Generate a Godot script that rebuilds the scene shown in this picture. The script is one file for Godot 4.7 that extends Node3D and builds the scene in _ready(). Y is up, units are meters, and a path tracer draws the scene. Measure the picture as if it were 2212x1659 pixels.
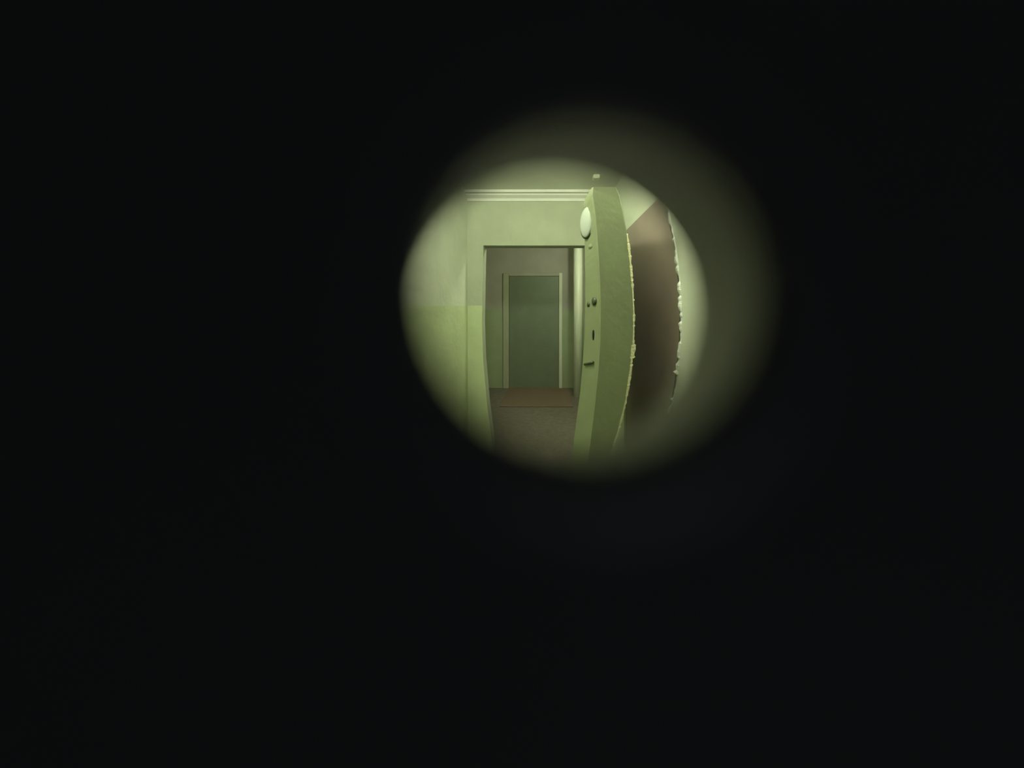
extends Node3D
# A look through a door viewer, from a dark flat onto a lit landing and the hall behind it.
# Depth d in front of the eye is z = -d; the eye is 1.5 m above the floor.

const F := 600.0            # focal length in pixels of the 2212 x 1659 frame
const CEIL := 2.635
var rng := RandomNumberGenerator.new()
var M := {}

func _ready() -> void:
	rng.seed = 7
	# ---- camera -------------------------------------------------------------
	var at := CameraAttributesPhysical.new()
	at.frustum_focus_distance = 2.2
	at.frustum_focal_length = 20.0
	at.frustum_near = 0.002
	at.frustum_far = 60.0
	at.exposure_aperture = 8.0
	var cam := Camera3D.new()
	cam.name = "camera"
	cam.position = Vector3(0, 1.5, 0)
	cam.attributes = at
	cam.projection = Camera3D.PROJECTION_FRUSTUM
	cam.near = 0.002
	cam.far = 60.0
	cam.size = cam.near * 1659.0 / F
	cam.frustum_offset = Vector2((1106.0 - 1190.0) / F, (660.0 - 829.5) / F) * cam.near
	cam.current = true
	add_child(cam)
	# ---- sky and exposure -----------------------------------------------------
	var env := Environment.new()
	env.background_mode = Environment.BG_COLOR
	env.background_color = Color.BLACK
	env.tonemap_mode = Environment.TONE_MAPPER_LINEAR
	env.tonemap_exposure = 1.0
	env.sdfgi_enabled = true
	env.ssao_enabled = true
	env.ssil_enabled = true
	var we := WorldEnvironment.new()
	we.name = "world_environment"
	we.environment = env
	add_child(we)
	# ---- lamps -----------------------------------------------------------------
	round_lamp(Vector3(-0.36, CEIL, -1.26), 0.86, Color(0.985, 1.0, 0.88), "round opal globe lamp under the landing ceiling, near the left wall")
	round_lamp(Vector3(0.35, CEIL, -1.2), 0.52, Color(0.985, 1.0, 0.88), "added unseen globe lamp under the landing ceiling, brightening the padded brown door")  # added lamp, only there to brighten the padded door
	fill_tube_lamp(Vector3(-0.2, CEIL, -0.45), 0.65, Color(0.985, 1.0, 0.88))  # added fill for the leaf face, padded door and jamb
	round_lamp(Vector3(0.55, CEIL, -3.4), 0.72, Color(0.985, 1.0, 0.88), "added unseen globe lamp under the hall ceiling behind the far wall, brightening the hall")  # added out of sight to brighten the hall
	flat_fill_light(Vector3(0.55, 0.35, 1.78), 0.085)  # added fill behind the eye, lifts the front door above pure black
	materials()
	structure()
	hall_door()
	inner_door()
	green_leaf()
	front_door()
	viewer()
	small_things()

# ---------------------------------------------------------------- helpers
func tag(o: Node, label: String, category: String, group := "") -> void:
	o.set_meta("label", label)
	o.set_meta("category", category)
	if group:
		o.set_meta("group", group)

func thing(called: String, where: Vector3, label: String, category: String) -> Node3D:
	var o := Node3D.new()
	o.name = called
	o.position = where
	add_child(o, true)
	tag(o, label, category)
	return o

func obj(called: String, st: SurfaceTool, m: Material, parent: Node3D = self) -> MeshInstance3D:
	st.generate_normals()
	var o := MeshInstance3D.new()
	o.name = called
	o.mesh = st.commit()
	o.mesh.surface_set_material(0, m)
	parent.add_child(o, true)
	return o

func struct(called: String, st: SurfaceTool, m: Material) -> MeshInstance3D:
	var o := obj(called, st, m)
	o.set_meta("kind", "structure")
	return o

func mb(smooth := false) -> SurfaceTool:
	var st := SurfaceTool.new()
	st.begin(Mesh.PRIMITIVE_TRIANGLES)
	st.set_smooth_group(0 if smooth else -1)
	return st

func tri(st: SurfaceTool, a: Vector3, b: Vector3, c: Vector3) -> void:
	st.add_vertex(a); st.add_vertex(b); st.add_vertex(c)

func quad(st: SurfaceTool, a: Vector3, b: Vector3, c: Vector3, d: Vector3) -> void:
	tri(st, a, b, c); tri(st, a, c, d)

# a box with chamfered edges along all sides, from its corners
func box(st: SurfaceTool, lo: Vector3, hi: Vector3, r := 0.0) -> void:
	if r <= 0.0:
		var v := []
		for i in 8:
			v.append(Vector3(hi.x if i & 1 else lo.x, hi.y if i & 2 else lo.y, hi.z if i & 4 else lo.z))
		for f in [[0, 1, 3, 2], [5, 4, 6, 7], [4, 0, 2, 6], [1, 5, 7, 3], [2, 3, 7, 6], [4, 5, 1, 0]]:
			quad(st, v[f[3]], v[f[2]], v[f[1]], v[f[0]])
		return
	var pts := PackedVector3Array()
	for i in 8:
		var s := Vector3(1 if i & 1 else -1, 1 if i & 2 else -1, 1 if i & 4 else -1)
		var c := Vector3(hi.x if i & 1 else lo.x, hi.y if i & 2 else lo.y, hi.z if i & 4 else lo.z)
		for k in 3:
			var p := c - s * r
			p[k] = c[k]
			pts.append(p)
	hull(st, pts, (lo + hi) / 2)

# the six faces, twelve edges and eight corners of a chamfered box (24 points, 3 per corner)
func hull(st: SurfaceTool, p: PackedVector3Array, mid: Vector3) -> void:
	for k in 3:
		var u: int = [1, 2, 0][k]
		var w: int = [2, 0, 1][k]
		for s in 2:
			var q := []
			for c in [[0, 0], [1, 0], [1, 1], [0, 1]]:
				q.append(p[((s << k) | (c[0] << u) | (c[1] << w)) * 3 + k])
			face(st, q, mid)
		for e in [[0, 0], [1, 0], [0, 1], [1, 1]]:
			var c0: int = (e[0] << u) | (e[1] << w)
			var c1: int = c0 | (1 << k)
			face(st, [p[c0 * 3 + u], p[c1 * 3 + u], p[c1 * 3 + w], p[c0 * 3 + w]], mid)
	for i in 8:
		face(st, [p[i * 3], p[i * 3 + 1], p[i * 3 + 2]], mid)

# a flat polygon whose front looks away from mid
func face(st: SurfaceTool, q: Array, mid: Vector3) -> void:
	var n: Vector3 = (q[1] - q[0]).cross(q[2] - q[0])
	var out: bool = n.dot(q[0] - mid) > 0
	for i in range(1, q.size() - 1):
		if out:
			tri(st, q[0], q[i + 1], q[i])
		else:
			tri(st, q[0], q[i], q[i + 1])

# closed loops of the same number of points, joined one to the next, ends capped
func loft(st: SurfaceTool, loops: Array, caps := true) -> void:
	var n: int = loops[0].size()
	var mids := []
	for l in loops:
		var m := Vector3.ZERO
		for v in l:
			m += v
		mids.append(m / n)
	# which way round the loops run, seen along the loft
	var area := Vector3.ZERO
	for k in n:
		area += (loops[0][k] - mids[0]).cross(loops[0][(k + 1) % n] - mids[0])
	var flip: bool = area.dot(mids[1] - mids[0]) < 0
	for i in loops.size() - 1:
		for k in n:
			var a: Vector3 = loops[i][k]
			var b: Vector3 = loops[i][(k + 1) % n]
			var c: Vector3 = loops[i + 1][(k + 1) % n]
			var d: Vector3 = loops[i + 1][k]
			if flip:
				quad(st, a, b, c, d)
			else:
				quad(st, a, d, c, b)
	if caps:
		var last := loops.size() - 1
		for k in n:
			var k1 := (k + 1) % n
			if flip:
				tri(st, mids[0], loops[0][k1], loops[0][k])
				tri(st, mids[last], loops[last][k], loops[last][k1])
			else:
				tri(st, mids[0], loops[0][k], loops[0][k1])
				tri(st, mids[last], loops[last][k1], loops[last][k])

func circle(mid: Vector3, r: float, u: Vector3, w: Vector3, n := 24) -> Array:
	var l := []
	for k in n:
		l.append(mid + u * r * cos(TAU * k / n) + w * r * sin(TAU * k / n))
	return l

func tube(st: SurfaceTool, a: Vector3, b: Vector3, r: float, n := 16) -> void:
	var t := (b - a).normalized()
	var u := t.cross(Vector3.UP if absf(t.y) < 0.9 else Vector3.RIGHT).normalized()
	var w := t.cross(u)
	loft(st, [circle(a, r, u, w, n), circle(b, r, u, w, n)])

# an outline in (x, y) given a thickness along z
func slab_xy(st: SurfaceTool, pts: PackedVector2Array, z0: float, z1: float) -> void:
	prism(st, pts, func(p: Vector2, far: bool): return Vector3(p.x, p.y, z1 if far else z0))

func slab_zy(st: SurfaceTool, pts: PackedVector2Array, x0: float, x1: float) -> void:
	prism(st, pts, func(p: Vector2, far: bool): return Vector3(x1 if far else x0, p.y, p.x))

func prism(st: SurfaceTool, pts: PackedVector2Array, put: Callable) -> void:
	var idx := Geometry2D.triangulate_polygon(pts)
	var mid3 := Vector3.ZERO
	for p in pts:
		mid3 += (put.call(p, false) + put.call(p, true)) / (2.0 * pts.size())
	var axis: Vector3 = put.call(pts[0], true) - put.call(pts[0], false)
	for i in range(0, idx.size(), 3):
		for far in [false, true]:
			var a: Vector3 = put.call(pts[idx[i]], far)
			var b: Vector3 = put.call(pts[idx[i + 1]], far)
			var c: Vector3 = put.call(pts[idx[i + 2]], far)
			var up: bool = (b - a).cross(c - a).dot(axis) > 0
			if up == far:
				tri(st, a, c, b)
			else:
				tri(st, a, b, c)
	var turn := 0.0
	for i in pts.size():
		turn += pts[i].cross(pts[(i + 1) % pts.size()])
	var n0: Vector3 = put.call(Vector2(1, 0), false) - put.call(Vector2(0, 0), false)
	var n1: Vector3 = put.call(Vector2(0, 1), false) - put.call(Vector2(0, 0), false)
	var hand: bool = (n0.cross(n1).dot(axis) > 0) == (turn > 0)
	for i in pts.size():
		var p := pts[i]
		var q := pts[(i + 1) % pts.size()]
		if hand:
			quad(st, put.call(p, false), put.call(p, true), put.call(q, true), put.call(q, false))
		else:
			quad(st, put.call(p, false), put.call(q, false), put.call(q, true), put.call(p, true))

# ---------------------------------------------------------------- materials
func mat(called: String, c: Color, rough := 0.7, metal := 0.0) -> StandardMaterial3D:
	var m := StandardMaterial3D.new()
	m.resource_name = called
	m.albedo_color = c
	m.roughness = rough
	m.metallic = metal
	M[called] = m
	return m

func noise(freq: float, oct: int, lo: Color, hi: Color, size := 512, sd := 1) -> NoiseTexture2D:
	var n := FastNoiseLite.new()
	n.seed = sd
	n.frequency = freq
	n.fractal_octaves = oct
	var g := Gradient.new()
	g.set_color(0, lo)
	g.set_color(1, hi)
	var t := NoiseTexture2D.new()
	t.width = size
	t.height = size
	t.seamless = true
	t.noise = n
	t.color_ramp = g
	return t

func worn(called: String, c: Color, rough: float, texture: Texture2D, tile: float, bump: Texture2D = null, depth := 0.1) -> StandardMaterial3D:
	var m := mat(called, c, rough)
	m.albedo_texture = texture
	m.uv1_triplanar = true
	m.uv1_world_triplanar = true
	m.uv1_scale = Vector3.ONE / tile
	if bump:
		m.heightmap_enabled = true
		m.heightmap_texture = bump
		m.heightmap_scale = depth
	return m

func materials() -> void:
	var soft := noise(0.006, 4, Color(0.94, 0.94, 0.94), Color.WHITE, 512, 3)
	var bump := noise(0.03, 4, Color.BLACK, Color.WHITE, 512, 4)
	var blotch := noise(0.02, 5, Color(0.84, 0.83, 0.82), Color.WHITE, 512, 5)
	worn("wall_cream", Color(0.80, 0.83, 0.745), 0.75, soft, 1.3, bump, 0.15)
	worn("far_cream_dimmed", Color(0.69, 0.72, 0.625), 0.8, soft, 1.3, bump, 0.15)  # cream darkened to offset the overbright light on the far wall
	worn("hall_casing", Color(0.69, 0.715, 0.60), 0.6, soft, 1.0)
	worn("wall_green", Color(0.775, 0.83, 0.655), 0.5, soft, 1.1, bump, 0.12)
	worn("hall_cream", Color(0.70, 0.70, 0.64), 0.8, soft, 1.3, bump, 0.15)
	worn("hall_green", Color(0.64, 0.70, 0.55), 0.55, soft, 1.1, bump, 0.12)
	worn("whitewash", Color(0.86, 0.87, 0.83), 0.9, soft, 1.7, bump, 0.15)
	worn("concrete", Color(0.50, 0.48, 0.43), 0.7, blotch, 0.9, bump, 0.2)
	worn("door_green", Color(0.475, 0.525, 0.43), 0.45, soft, 0.8, bump, 0.06)
	worn("leaf_green", Color(0.51, 0.545, 0.415), 0.45, soft, 0.7, bump, 0.08)
	worn("leatherette", Color(0.575, 0.525, 0.48), 0.5, soft, 0.9)
	worn("mat_pile", Color(0.55, 0.475, 0.40), 0.95, blotch, 0.2, bump, 0.4)
	worn("foam", Color(0.90, 0.92, 0.88), 0.9, soft, 0.2, bump, 0.3)
	worn("old_foam", Color(0.90, 0.88, 0.74), 0.9, soft, 0.2, bump, 0.3)
	mat("white_paint", Color(0.86, 0.89, 0.78), 0.4)
	mat("pipe_paint", Color(0.85, 0.885, 0.79), 0.4)
	mat("enamel", Color(0.66, 0.69, 0.65), 0.2)
	mat("dark_hole", Color(0.06, 0.06, 0.05), 0.6)
	mat("dark_metal", Color(0.31, 0.34, 0.25), 0.5, 0.3)
	mat("steel", Color(0.55, 0.55, 0.5), 0.4, 0.8)
	mat("black_metal", Color(0.45, 0.45, 0.455), 0.6)
	mat("barrel_black", Color(0.69, 0.685, 0.67), 0.55)
	worn("flat_wall", Color(0.30, 0.30, 0.31), 0.9, soft, 1.2)
	worn("flat_door", Color(0.45, 0.45, 0.455), 0.8, soft, 0.5)
	var g := mat("lens_glass", Color(1, 1, 1, 0.02), 0.02)
	g.transparency = BaseMaterial3D.TRANSPARENCY_ALPHA

# ---------------------------------------------------------------- lamps
func fill_tube_lamp(p: Vector3, energy: float, c: Color) -> void:
	var t := thing("fill_tube_lamp", p, "added unseen fluorescent fill lamp across the landing ceiling above the front door", "lamp")
	var b := mb()
	box(b, Vector3(-0.58, -0.045, -0.04), Vector3(0.58, -0.001, 0.04), 0.008)
	obj("housing", b, mat("fill_batten_white", Color(0.85, 0.86, 0.82), 0.5), t)
	var gl := mat("fill_tube_glow", Color(0.95, 0.95, 0.92), 0.4)
	gl.emission_enabled = true
	gl.emission = c
	gl.emission_energy_multiplier = 1.5
	b = mb(true)
	tube(b, Vector3(-0.54, -0.06, 0), Vector3(0.54, -0.06, 0), 0.014)
	obj("tube", b, gl, t)
	for x in [-0.55, 0.55]:
		b = mb()
		box(b, Vector3(x - 0.014, -0.078, -0.018), Vector3(x + 0.014, -0.044, 0.018), 0.004)
		obj("holder", b, M.fill_batten_white, t)
	var l := AreaLight3D.new()
	l.name = "fill_tube_light"
	l.position = p + Vector3(0, -0.08, 0)
	l.rotation.x = -PI / 2
	l.area_size = Vector2(1.08, 0.04)
	l.light_color = c
	l.light_energy = energy
	l.area_range = 12.0
	l.shadow_enabled = true
	add_child(l)

func round_lamp(p: Vector3, energy: float, c: Color, label: String) -> void:
	var t := thing("ceiling_lamp", p, label, "lamp")
	var b := mb(true)
	loft(b, [circle(Vector3(0, -0.002, 0), 0.05, Vector3.RIGHT, Vector3.BACK, 32), circle(Vector3(0, -0.02, 0), 0.045, Vector3.RIGHT, Vector3.BACK, 32), circle(Vector3(0, -0.034, 0), 0.03, Vector3.RIGHT, Vector3.BACK, 32)])
	obj("base", b, mat("lamp_base", Color(0.8, 0.8, 0.75), 0.5), t)
	var gl := mat("lamp_glow", Color(0.95, 0.95, 0.9), 0.4)
	gl.emission_enabled = true
	gl.emission = c
	gl.emission_energy_multiplier = 1.5
	var d := mb(true)
	var loops := []
	for k in 13:
		var a := PI * (k + 0.4) / 12.8
		loops.append(circle(Vector3(0, -0.105 + 0.075 * cos(a), 0), 0.075 * sin(a), Vector3.RIGHT, Vector3.BACK, 32))
	loft(d, loops)
	obj("diffuser", d, gl, t)
	var l := OmniLight3D.new()
	l.name = "lamp_light"
	l.position = p + Vector3(0, -0.105, 0)
	l.light_color = c
	l.light_energy = energy
	l.light_size = 0.07
	l.omni_range = 12.0
	l.omni_attenuation = 2.0
	l.shadow_enabled = true
	add_child(l)

func flat_fill_light(p: Vector3, energy: float) -> void:
	var t := thing("flat_fill_light", p, "tiny added fill light on the rear wall that lifts the dark flat above black", "lamp")
	var b := mb()
	box(b, Vector3(-0.03, -0.04, -0.0), Vector3(0.03, 0.04, 0.02), 0.005)
	obj("housing", b, mat("fill_base", Color(0.5, 0.5, 0.5), 0.5), t)
	var gl := mat("fill_glow", Color(0.7, 0.72, 0.75), 0.5)
	gl.emission_enabled = true
	gl.emission = Color(0.94, 0.97, 1.0)
	gl.emission_energy_multiplier = 0.05
	var d := mb(true)
	loft(d, [circle(Vector3(0, 0, -0.001), 0.022, Vector3.RIGHT, Vector3.UP), circle(Vector3(0, 0, -0.02), 0.02, Vector3.RIGHT, Vector3.UP), circle(Vector3(0, 0, -0.03), 0.012, Vector3.RIGHT, Vector3.UP)])
	obj("bulb", d, gl, t)
	var l := OmniLight3D.new()
	l.name = "fill_glow_light"
	l.position = p + Vector3(0, 0, -0.012)
	l.light_color = Color(0.94, 0.97, 1.0)
	l.light_energy = energy
	l.light_size = 0.02
	l.omni_range = 6.0
	l.omni_attenuation = 2.0
	l.shadow_enabled = true
	add_child(l)

# ---------------------------------------------------------------- the setting
func dado(parent: Node3D, lo: Vector3, hi: Vector3, m: Material) -> void:
	var st := mb()
	box(st, lo, hi)
	obj("dado", st, m, parent)

func structure() -> void:
	var st := mb()
	box(st, Vector3(-1.6, -0.15, -5.3), Vector3(1.2, 0, 2.0))
	struct("floor", st, M.concrete)
	st = mb()
	box(st, Vector3(-1.6, CEIL, -5.3), Vector3(1.2, CEIL + 0.15, 2.0))
	struct("ceiling", st, M.whitewash)
	# left wall of the landing
	st = mb()
	box(st, Vector3(-1.0, 0, -2.8), Vector3(-0.84, CEIL, -0.05))
	var w := struct("wall_left", st, M.wall_cream)
	dado(w, Vector3(-0.84, 0, -2.8), Vector3(-0.837, 1.5, -0.05), M.wall_green)
	# far wall of the landing, with the opening to the hall; its left jamb is out of true
	var jamb := [[0.0, -0.585], [0.16, -0.60], [0.52, -0.645], [0.95, -0.682], [1.33, -0.695], [1.75, -0.688], [2.105, -0.68]]
	var pts := PackedVector2Array([Vector2(-0.84, 0)])
	for j in jamb:
		pts.append(Vector2(j[1], j[0]))
	pts.append_array([Vector2(0.345, 2.105), Vector2(0.345, 0), Vector2(0.76, 0), Vector2(0.76, CEIL), Vector2(-0.84, CEIL)])
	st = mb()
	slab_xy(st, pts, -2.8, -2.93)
	w = struct("wall_far", st, M.far_cream_dimmed)
	st = mb()
	var low := PackedVector2Array([Vector2(-0.837, 0)])
	for j in jamb.slice(0, 5):
		low.append(Vector2(j[1], j[0]))
	low.append_array([Vector2(-0.692, 1.5), Vector2(-0.837, 1.5)])
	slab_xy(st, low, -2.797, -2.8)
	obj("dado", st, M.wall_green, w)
	dado(w, Vector3(0.345, 0, -2.8), Vector3(0.62, 1.5, -2.797), M.wall_green)
	# right wall of the landing round the doorway
	st = mb()
	box(st, Vector3(0.62, 0, -2.8), Vector3(0.78, CEIL, -2.28))
	struct("wall_right_end", st, M.wall_cream)
	st = mb()
	box(st, Vector3(0.62, 2.106, -2.28), Vector3(0.78, CEIL, -1.0))
	struct("wall_right_over_door", st, M.wall_cream)
	st = mb()
	box(st, Vector3(0.62, 0, -1.0), Vector3(0.78, CEIL, -0.12))
	w = struct("wall_right", st, M.wall_cream)
	dado(w, Vector3(0.617, 0, -1.0), Vector3(0.62, 1.5, -0.05), M.wall_green)
	# cornice of the landing, a stepped moulding
	st = mb()
	var prof := PackedVector2Array([Vector2(0, 0), Vector2(0, -0.012), Vector2(0.012, -0.012), Vector2(0.012, 0.015), Vector2(0.05, 0.035), Vector2(0.05, 0.05), Vector2(0.085, 0.05), Vector2(0.085, 0.075), Vector2(0, 0.075)])
	var loops := []
	for x in [-0.84, 0.62]:
		var l := []
		for p in prof:
			l.append(Vector3(x, CEIL - 0.075 + p.y, -2.8 + p.x))
		loops.append(l)
	loft(st, loops)
	struct("trim_1", st, M.whitewash)
	# the hall beyond
	st = mb()
	box(st, Vector3(-1.5, 0, -5.2), Vector3(1.0, CEIL, -5.06))
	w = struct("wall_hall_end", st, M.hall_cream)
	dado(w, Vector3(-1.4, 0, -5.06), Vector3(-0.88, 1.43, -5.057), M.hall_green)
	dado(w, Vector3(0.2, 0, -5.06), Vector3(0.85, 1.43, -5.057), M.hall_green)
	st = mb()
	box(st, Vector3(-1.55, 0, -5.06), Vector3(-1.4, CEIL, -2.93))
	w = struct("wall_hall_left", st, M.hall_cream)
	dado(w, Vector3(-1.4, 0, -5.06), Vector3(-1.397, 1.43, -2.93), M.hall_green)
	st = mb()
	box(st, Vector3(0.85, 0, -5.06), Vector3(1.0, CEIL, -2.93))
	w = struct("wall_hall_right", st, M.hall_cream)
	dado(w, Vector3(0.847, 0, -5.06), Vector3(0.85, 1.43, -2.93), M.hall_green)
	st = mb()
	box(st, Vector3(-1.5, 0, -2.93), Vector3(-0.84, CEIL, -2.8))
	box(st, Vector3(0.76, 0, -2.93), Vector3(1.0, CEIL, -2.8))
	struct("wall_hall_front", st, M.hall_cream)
	# the wall that the front door hangs in, and the dark flat behind the eye
	st = mb()
	box(st, Vector3(-1.5, 0, -0.12), Vector3(-0.46, CEIL, -0.01))
	box(st, Vector3(0.46, 0, -0.12), Vector3(1.1, CEIL, -0.01))
	box(st, Vector3(-0.46, 2.08, -0.12), Vector3(0.46, CEIL, -0.01))
	struct("wall_near", st, M.flat_wall)
	st = mb()
	box(st, Vector3(-1.5, 0, -0.01), Vector3(-1.35, CEIL, 1.8))
	struct("wall_flat_left", st, M.flat_wall)
	st = mb()
	box(st, Vector3(0.95, 0, -0.01), Vector3(1.1, CEIL, 1.8))
	struct("wall_flat_right", st, M.flat_wall)
	st = mb()
	box(st, Vector3(-1.5, 0, 1.8), Vector3(1.1, CEIL, 1.95))
	struct("wall_flat_rear", st, M.flat_wall)

# ---------------------------------------------------------------- the door at the end of the hall
func hall_door() -> void:
	var t := thing("closed_door", Vector3(-0.308, 0, -5.055), "closed dark green door at the end of the hall, seen through the opening", "door")
	var st := mb()
	box(st, Vector3(-0.45, 0.004, 0.002), Vector3(0.45, 2.03, 0.022), 0.006)
	obj("leaf", st, M.door_green, t)
	st = mb()
	box(st, Vector3(-0.56, 0, 0.001), Vector3(-0.455, 2.09, 0.026), 0.006)
	obj("casing", st, M.hall_casing, t)
	st = mb()
	box(st, Vector3(0.455, 0, 0.001), Vector3(0.515, 2.09, 0.026), 0.006)
	obj("casing", st, M.pipe_paint, t)
	st = mb()
	box(st, Vector3(-0.455, 2.034, 0.001), Vector3(0.455, 2.09, 0.026), 0.006)
	obj("casing", st, M.hall_cream, t)
	st = mb()
	box(st, Vector3(-0.45, 0.0, 0.022), Vector3(0.45, 0.02, 0.05), 0.005)
	obj("threshold", st, M.mat_pile, t)

# ---------------------------------------------------------------- the brown padded door in the right wall
# its near edge: height, depth
const NEAR_EDGE := [[0.0, 1.56], [0.44, 1.50], [0.83, 1.44], [0.97, 1.375], [1.09, 1.328], [1.19, 1.295], [1.33, 1.268], [1.458, 1.259], [1.585, 1.272], [1.716, 1.3], [1.81, 1.33], [1.912, 1.374], [2.02, 1.41], [2.1, 1.435]]

func inner_door() -> void:
	var t := thing("padded_door", Vector3(0, 0, 0), "dark brown padded door in the right wall behind the open green leaf, torn along its near edge", "door")
	var st := mb()
	var pts := PackedVector2Array([Vector2(-2.2, 0.004), Vector2(-2.2, 2.1)])
	var i := NEAR_EDGE.size() - 1
	while i >= 0:
		pts.append(Vector2(-NEAR_EDGE[i][1] - 0.036, maxf(NEAR_EDGE[i][0], 0.004)))
		i -= 1
	slab_zy(st, pts, 0.60, 0.66)
	obj("padded_leaf", st, M.leatherette, t)
	# near-black strip behind the gap, its colour standing in for the shade there
	st = mb()
	var strip := []
	for e in NEAR_EDGE:
		strip.append([Vector3(0.635, e[0], -e[1] - 0.045), Vector3(0.635, e[0], -e[1] + 0.005), Vector3(0.65, e[0], -e[1] + 0.005), Vector3(0.65, e[0], -e[1] - 0.045)])
	loft(st, strip)
	obj("gap_shade", st, M.dark_hole, t)
	# torn white stuffing along the near edge: a strip that swells and shrinks
	st = mb()
	var loops := []
	for k in 121:
		var y := lerpf(0.5, 2.05, k / 120.0)
		var d := edge_at(y)
		var out := 0.004 + 0.028 * pow(rng.randf(), 3.0) + 0.026 * maxf(0.0, sin(y * 43.0) * sin(y * 17.0 + 1.0))
		if y < 0.95 or (y > 1.06 and y < 1.16):
			out *= 0.25
		var thick := 0.006 + 0.3 * out
		loops.append([Vector3(0.598, y, -d + 0.02), Vector3(0.598 - thick, y, -d + 0.004), Vector3(0.597 - thick * 0.7, y, -d - out * 0.7), Vector3(0.598, y, -d - out)])
	loft(st, loops)
	obj("torn_stuffing", st, M.foam, t).set_meta("label", "white stuffing torn loose along the door edge")
	# door frame of the doorway, pale green, on the near side and over the head
	st = mb()
	loops = []
	for e in NEAR_EDGE:
		var y: float = e[0]
		var d: float = e[1]
		loops.append([Vector3(0.586, y, -1.0), Vector3(0.59, y, -d + 0.012), Vector3(0.66, y, -d + 0.012), Vector3(0.66, y, -1.0)])
	loft(st, loops)
	obj("jamb", st, M.wall_cream, t)
	st = mb()
	box(st, Vector3(0.60, 0, -2.28), Vector3(0.66, 2.1, -2.205), 0.004)
	obj("jamb", st, M.leaf_green, t)

func edge_at(y: float) -> float:
	for i in NEAR_EDGE.size() - 1:
		if y <= NEAR_EDGE[i + 1][0]:
			return remap(y, NEAR_EDGE[i][0], NEAR_EDGE[i + 1][0], NEAR_EDGE[i][1], NEAR_EDGE[i + 1][1])
	return NEAR_EDGE[-1][1]

# ---------------------------------------------------------------- the thick green leaf that stands open
# height, then x of the bowed leaf's left corner, right corner and of the far side of its lit bevel
const LEAF := [
	[0.005, 0.112, 0.205, 0.075], [0.5, 0.142, 0.235, 0.095], [0.812, 0.169, 0.271, 0.114], [0.929, 0.184, 0.311, 0.131], [1.056, 0.199, 0.343, 0.148],
	[1.204, 0.214, 0.366, 0.161], [1.331, 0.222, 0.379, 0.169], [1.458, 0.2245, 0.381, 0.1725], [1.585, 0.222, 0.375, 0.174], [1.712, 0.216, 0.364, 0.1725],
	[1.839, 0.2075, 0.349, 0.171], [1.945, 0.197, 0.330, 0.169], [2.03, 0.184, 0.309, 0.168], [2.042, 0.190, 0.300, 0.174],
]
const LZ := 1.27

func leaf_at(y: float) -> Vector3:
	for i in LEAF.size() - 1:
		if y <= LEAF[i + 1][0]:
			var k := inverse_lerp(LEAF[i][0], LEAF[i + 1][0], y)
			return Vector3(lerpf(LEAF[i][1], LEAF[i + 1][1], k), lerpf(LEAF[i][2], LEAF[i + 1][2], k), lerpf(LEAF[i][3], LEAF[i + 1][3], k))
	return Vector3(LEAF[-1][1], LEAF[-1][2], LEAF[-1][3])

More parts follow.
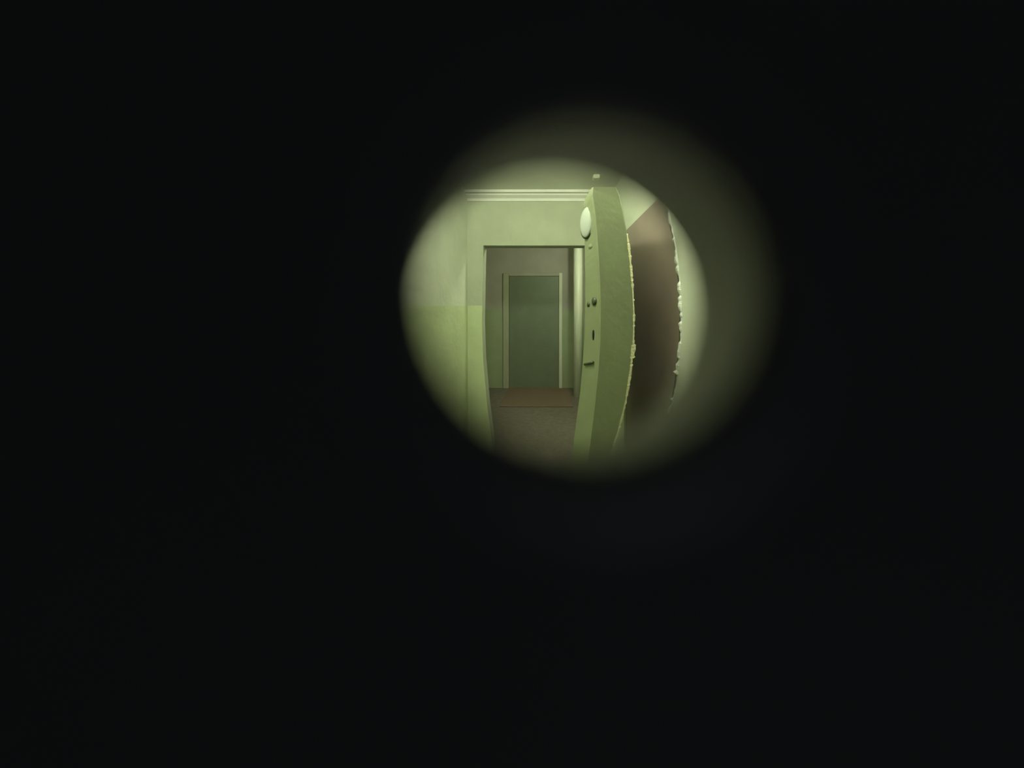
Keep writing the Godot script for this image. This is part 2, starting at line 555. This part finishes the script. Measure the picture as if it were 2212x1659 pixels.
func green_leaf() -> void:
	var t := thing("open_door", Vector3(0, 0, 0), "thick bowed green door leaf standing open on the right, edge towards the viewer, with a white oval plate", "door")
	var st := mb()
	var loops := []
	var n := 60
	for k in n + 1:
		var y := lerpf(0.005, 2.042, float(k) / n)
		var p := leaf_at(y)
		var bow := p.y - 0.381
		var inset := 0.0
		loops.append([
			Vector3(p.x + 0.004, y, -LZ - inset), Vector3(p.y - 0.006, y, -LZ - inset), Vector3(p.y, y, -LZ - 0.008 - inset),
			Vector3(0.555 + bow * 0.9, y, -2.15), Vector3(0.43 + bow * 0.9, y, -2.19),
			Vector3(p.z, y, -1.41), Vector3(p.z + 0.001, y, -1.395), Vector3(p.x - 0.003, y, -LZ - 0.01 - inset)])
	loft(st, loops)
	obj("leaf", st, M.leaf_green, t)
	# bevel frame of direction along the lit strip
	# ragged yellowed draught strip along the right corner
	st = mb()
	loops = []
	for k in 141:
		var y := lerpf(0.86, 1.83, k / 140.0)
		var p := leaf_at(y)
		var wide := 0.004 + 0.006 * pow(rng.randf(), 2.0)
		if absf(y - 1.29) < 0.03:
			wide += 0.010
		if absf(y - 1.17) < 0.06:
			wide += 0.004
		if absf(y - 1.74) < 0.03 or absf(y - 1.66) < 0.02:
			wide += 0.003
		loops.append([Vector3(p.y - 0.003 - wide * 0.4, y, -LZ + 0.002), Vector3(p.y + wide * 0.7, y, -LZ - 0.004), Vector3(p.y + wide, y, -LZ - 0.02), Vector3(p.y - 0.002, y, -LZ - 0.02)])
	loft(st, loops)
	obj("draught_strip", st, M.old_foam, t).set_meta("label", "ragged yellowed draught strip")
	# oval enamel number plate, standing off the bevel
	var mid := bevel(1.908, 0.72) + Vector3(-0.002, 0, 0.0)
	var along := Vector3(-0.42, 0, -0.9075)
	var face_out := Vector3(-0.9075, 0, 0.42)
	plate(t, mid, along, face_out)
	for h in [[1.52, 0.35, 0.020, 0.020], [1.505, 0.75, 0.012, 0.012], [1.36, 0.38, 0.006, 0.024]]:
		var c := bevel(h[0], h[1])
		st = mb(true)
		var u := Vector3(-0.36, 0, -0.93)
		loft(st, [oval(c - face_out * 0.002, u, h[2], h[3]), oval(c + face_out * 0.004, u, h[2], h[3])])
		obj("keyhole", st, M.dark_metal if h[2] > 0.01 else M.dark_hole, t)
	# pull handle low on the bevel
	st = mb(true)
	var a := bevel(1.235, 0.25)
	var b := bevel(1.21, 0.8)
	tube(st, a + face_out * 0.006, b + face_out * 0.006, 0.006, 10)
	obj("handle", st, M.dark_metal, t)
	# ring left round an old fitting under the plate
	st = mb(true)
	var cc := bevel(1.785, 0.5)
	var outer := oval(cc + face_out * 0.0015, Vector3(-0.36, 0, -0.93), 0.022, 0.012)
	loft(st, [oval(cc - face_out * 0.002, Vector3(-0.36, 0, -0.93), 0.024, 0.014), outer])
	obj("escutcheon", st, M.leaf_green, t)

# a point on the lit bevel: height, and how far from the near corner to the far one
func bevel(y: float, k: float) -> Vector3:
	var p := leaf_at(y)
	return Vector3(lerpf(p.x, p.z, k), y, -lerpf(LZ, 1.4, k))

func oval(c: Vector3, u: Vector3, ru: float, rv: float) -> Array:
	var l := []
	for k in 28:
		l.append(c + u * ru * cos(TAU * k / 28) + Vector3.UP * rv * sin(TAU * k / 28))
	return l

func plate(t: Node3D, mid: Vector3, along: Vector3, face_out: Vector3) -> void:
	var st := mb(true)
	loft(st, [oval(mid - face_out * 0.006, along, 0.062, 0.081), oval(mid + face_out * 0.002, along, 0.062, 0.081)])
	var p := obj("number_plate", st, M.dark_metal, t)
	p.set_meta("label", "white oval plate with a dark rim")
	st = mb(true)
	var loops := [oval(mid + face_out * 0.001, along, 0.055, 0.074)]
	for k in 5:
		var s := 1.0 - pow(k / 5.0, 2.0) * 0.8
		loops.append(oval(mid + face_out * (0.004 + 0.014 * k / 5.0), along, 0.055 * s, 0.074 * s))
	loft(st, loops)
	obj("enamel_face", st, M.enamel, p)

# ---------------------------------------------------------------- the front door and its viewer
const FAR_MID := Vector3(0.00017, 1.4995, -0.020)      # far rim of the barrel: radius 10.2 mm
const NEAR_MID := Vector3(0.00182, 1.5006, -0.012)   # near rim: radius 7.2 mm

func front_door() -> void:
	var st := mb()
	var n := 48
	var hole_in := circle(NEAR_MID, 0.0112, Vector3.RIGHT, Vector3.UP, n)
	var hole_out := circle(Vector3(0, 1.4965, -0.092), 0.054, Vector3.RIGHT, Vector3.UP, n)
	for side in 2:
		var hole: Array = hole_in if side == 0 else hole_out
		var z := -0.012 if side == 0 else -0.092
		var rim := []
		for k in n:
			var dir := Vector2(cos(TAU * k / n), sin(TAU * k / n))
			var s := 1e9
			if absf(dir.x) > 1e-6:
				s = minf(s, 0.455 / absf(dir.x))
			if dir.y > 1e-6:
				s = minf(s, 0.575 / dir.y)
			if dir.y < -1e-6:
				s = minf(s, 1.495 / -dir.y)
			rim.append(Vector3(dir.x * s, 1.5 + dir.y * s, z))
		for k in n:
			var k1 := (k + 1) % n
			if side == 0:
				quad(st, hole[k1], rim[k1], rim[k], hole[k])
			else:
				quad(st, hole[k], rim[k], rim[k1], hole[k1])
	for k in n:
		var k1 := (k + 1) % n
		quad(st, hole_in[k], hole_in[k1], hole_out[k1], hole_out[k])
	for e in [[Vector3(-0.457, 0.004, -0.092), Vector3(-0.453, 2.077, -0.012)], [Vector3(0.453, 0.004, -0.092), Vector3(0.457, 2.077, -0.012)], [Vector3(-0.457, 2.07, -0.092), Vector3(0.457, 2.077, -0.012)], [Vector3(-0.457, 0.003, -0.092), Vector3(0.457, 0.01, -0.012)]]:
		box(st, e[0], e[1])
	var d := obj("door_1", st, M.flat_door)
	d.set_meta("kind", "structure")

func ring(st: SurfaceTool, a: Array, b: Array, both := false) -> void:
	for k in a.size():
		var k1 := (k + 1) % a.size()
		quad(st, a[k], b[k], b[k1], a[k1])
		if both:
			quad(st, a[k1], b[k1], b[k], a[k])

func viewer() -> void:
	var t := thing("door_viewer", Vector3.ZERO, "round black door viewer that the lit landing is seen through", "door viewer")
	var n := 64
	var R := Vector3.RIGHT
	var U := Vector3.UP
	# barrel: near rim to throat, then the cup that opens to the landing
	var st := mb(true)
	var l0 := circle(NEAR_MID, 0.00724, R, U, n)
	var l1 := circle(FAR_MID, 0.01017, R, U, n)
	var l1b := circle(FAR_MID + Vector3(0, 0, -0.0006), 0.0106, R, U, n)
	var lm := circle((NEAR_MID + FAR_MID) / 2, 0.0087, R, U, n)
	ring(st, l0, lm)
	ring(st, lm, l1)
	obj("barrel", st, M.barrel_black, t)
	st = mb(true)
	ring(st, l1, l1b)
	ring(st, l1b, circle(Vector3(0, 1.4965, -0.0915), 0.0515, R, U, n))
	ring(st, circle(Vector3(0, 1.4965, -0.0915), 0.0515, R, U, n), circle(Vector3(0, 1.4965, -0.0935), 0.059, R, U, n))
	obj("cup", st, M.black_metal, t)
	st = mb()
	ring(st, circle(NEAR_MID + Vector3(0, 0, 0.0), 0.0115, R, U, n), circle(NEAR_MID + Vector3(0, 0, 0.0007), 0.0112, R, U, n))
	ring(st, circle(NEAR_MID + Vector3(0, 0, 0.0007), 0.0112, R, U, n), circle(NEAR_MID + Vector3(0, 0, 0.0007), 0.0076, R, U, n))
	ring(st, circle(NEAR_MID + Vector3(0, 0, 0.0007), 0.0076, R, U, n), l0)
	obj("bezel", st, M.black_metal, t)
	# the glass in the throat, a shallow dome
	st = mb(true)
	var loops := []
	for k in 6:
		var s := 1.0 - k / 6.0
		loops.append(circle(FAR_MID + Vector3(0, 0, 0.0006 - 0.002 * (1.0 - s * s)), 0.01012 * s, R, U, n))
	for k in 5:
		ring(st, loops[k], loops[k + 1])
	for k in n:
		tri(st, loops[5][k], FAR_MID + Vector3(0, 0, -0.0014), loops[5][(k + 1) % n])
	obj("lens", st, M.lens_glass, t)

# ---------------------------------------------------------------- small things in the hall
func small_things() -> void:
	var j := thing("junction_box", Vector3(0.395, CEIL, -2.42), "small pale box on the ceiling just above the open green door", "junction box")
	var jb := mb()
	box(jb, Vector3(-0.03, -0.035, -0.03), Vector3(0.03, -0.001, 0.03), 0.006)
	obj("housing", jb, M.white_paint, j)
	var st := mb(true)
	tube(st, Vector3(0.45, 0, -4.6), Vector3(0.45, CEIL, -4.6), 0.075, 24)
	tag(obj("riser_pipe", st, M.pipe_paint), "pale vertical pipe standing right of the green hall door", "pipe")
	st = mb()
	box(st, Vector3(-0.76, 0.001, -4.99), Vector3(0.33, 0.014, -4.1), 0.005)
	tag(obj("doormat", st, M.mat_pile), "reddish brown mat lying on the hall floor before the green door", "doormat")
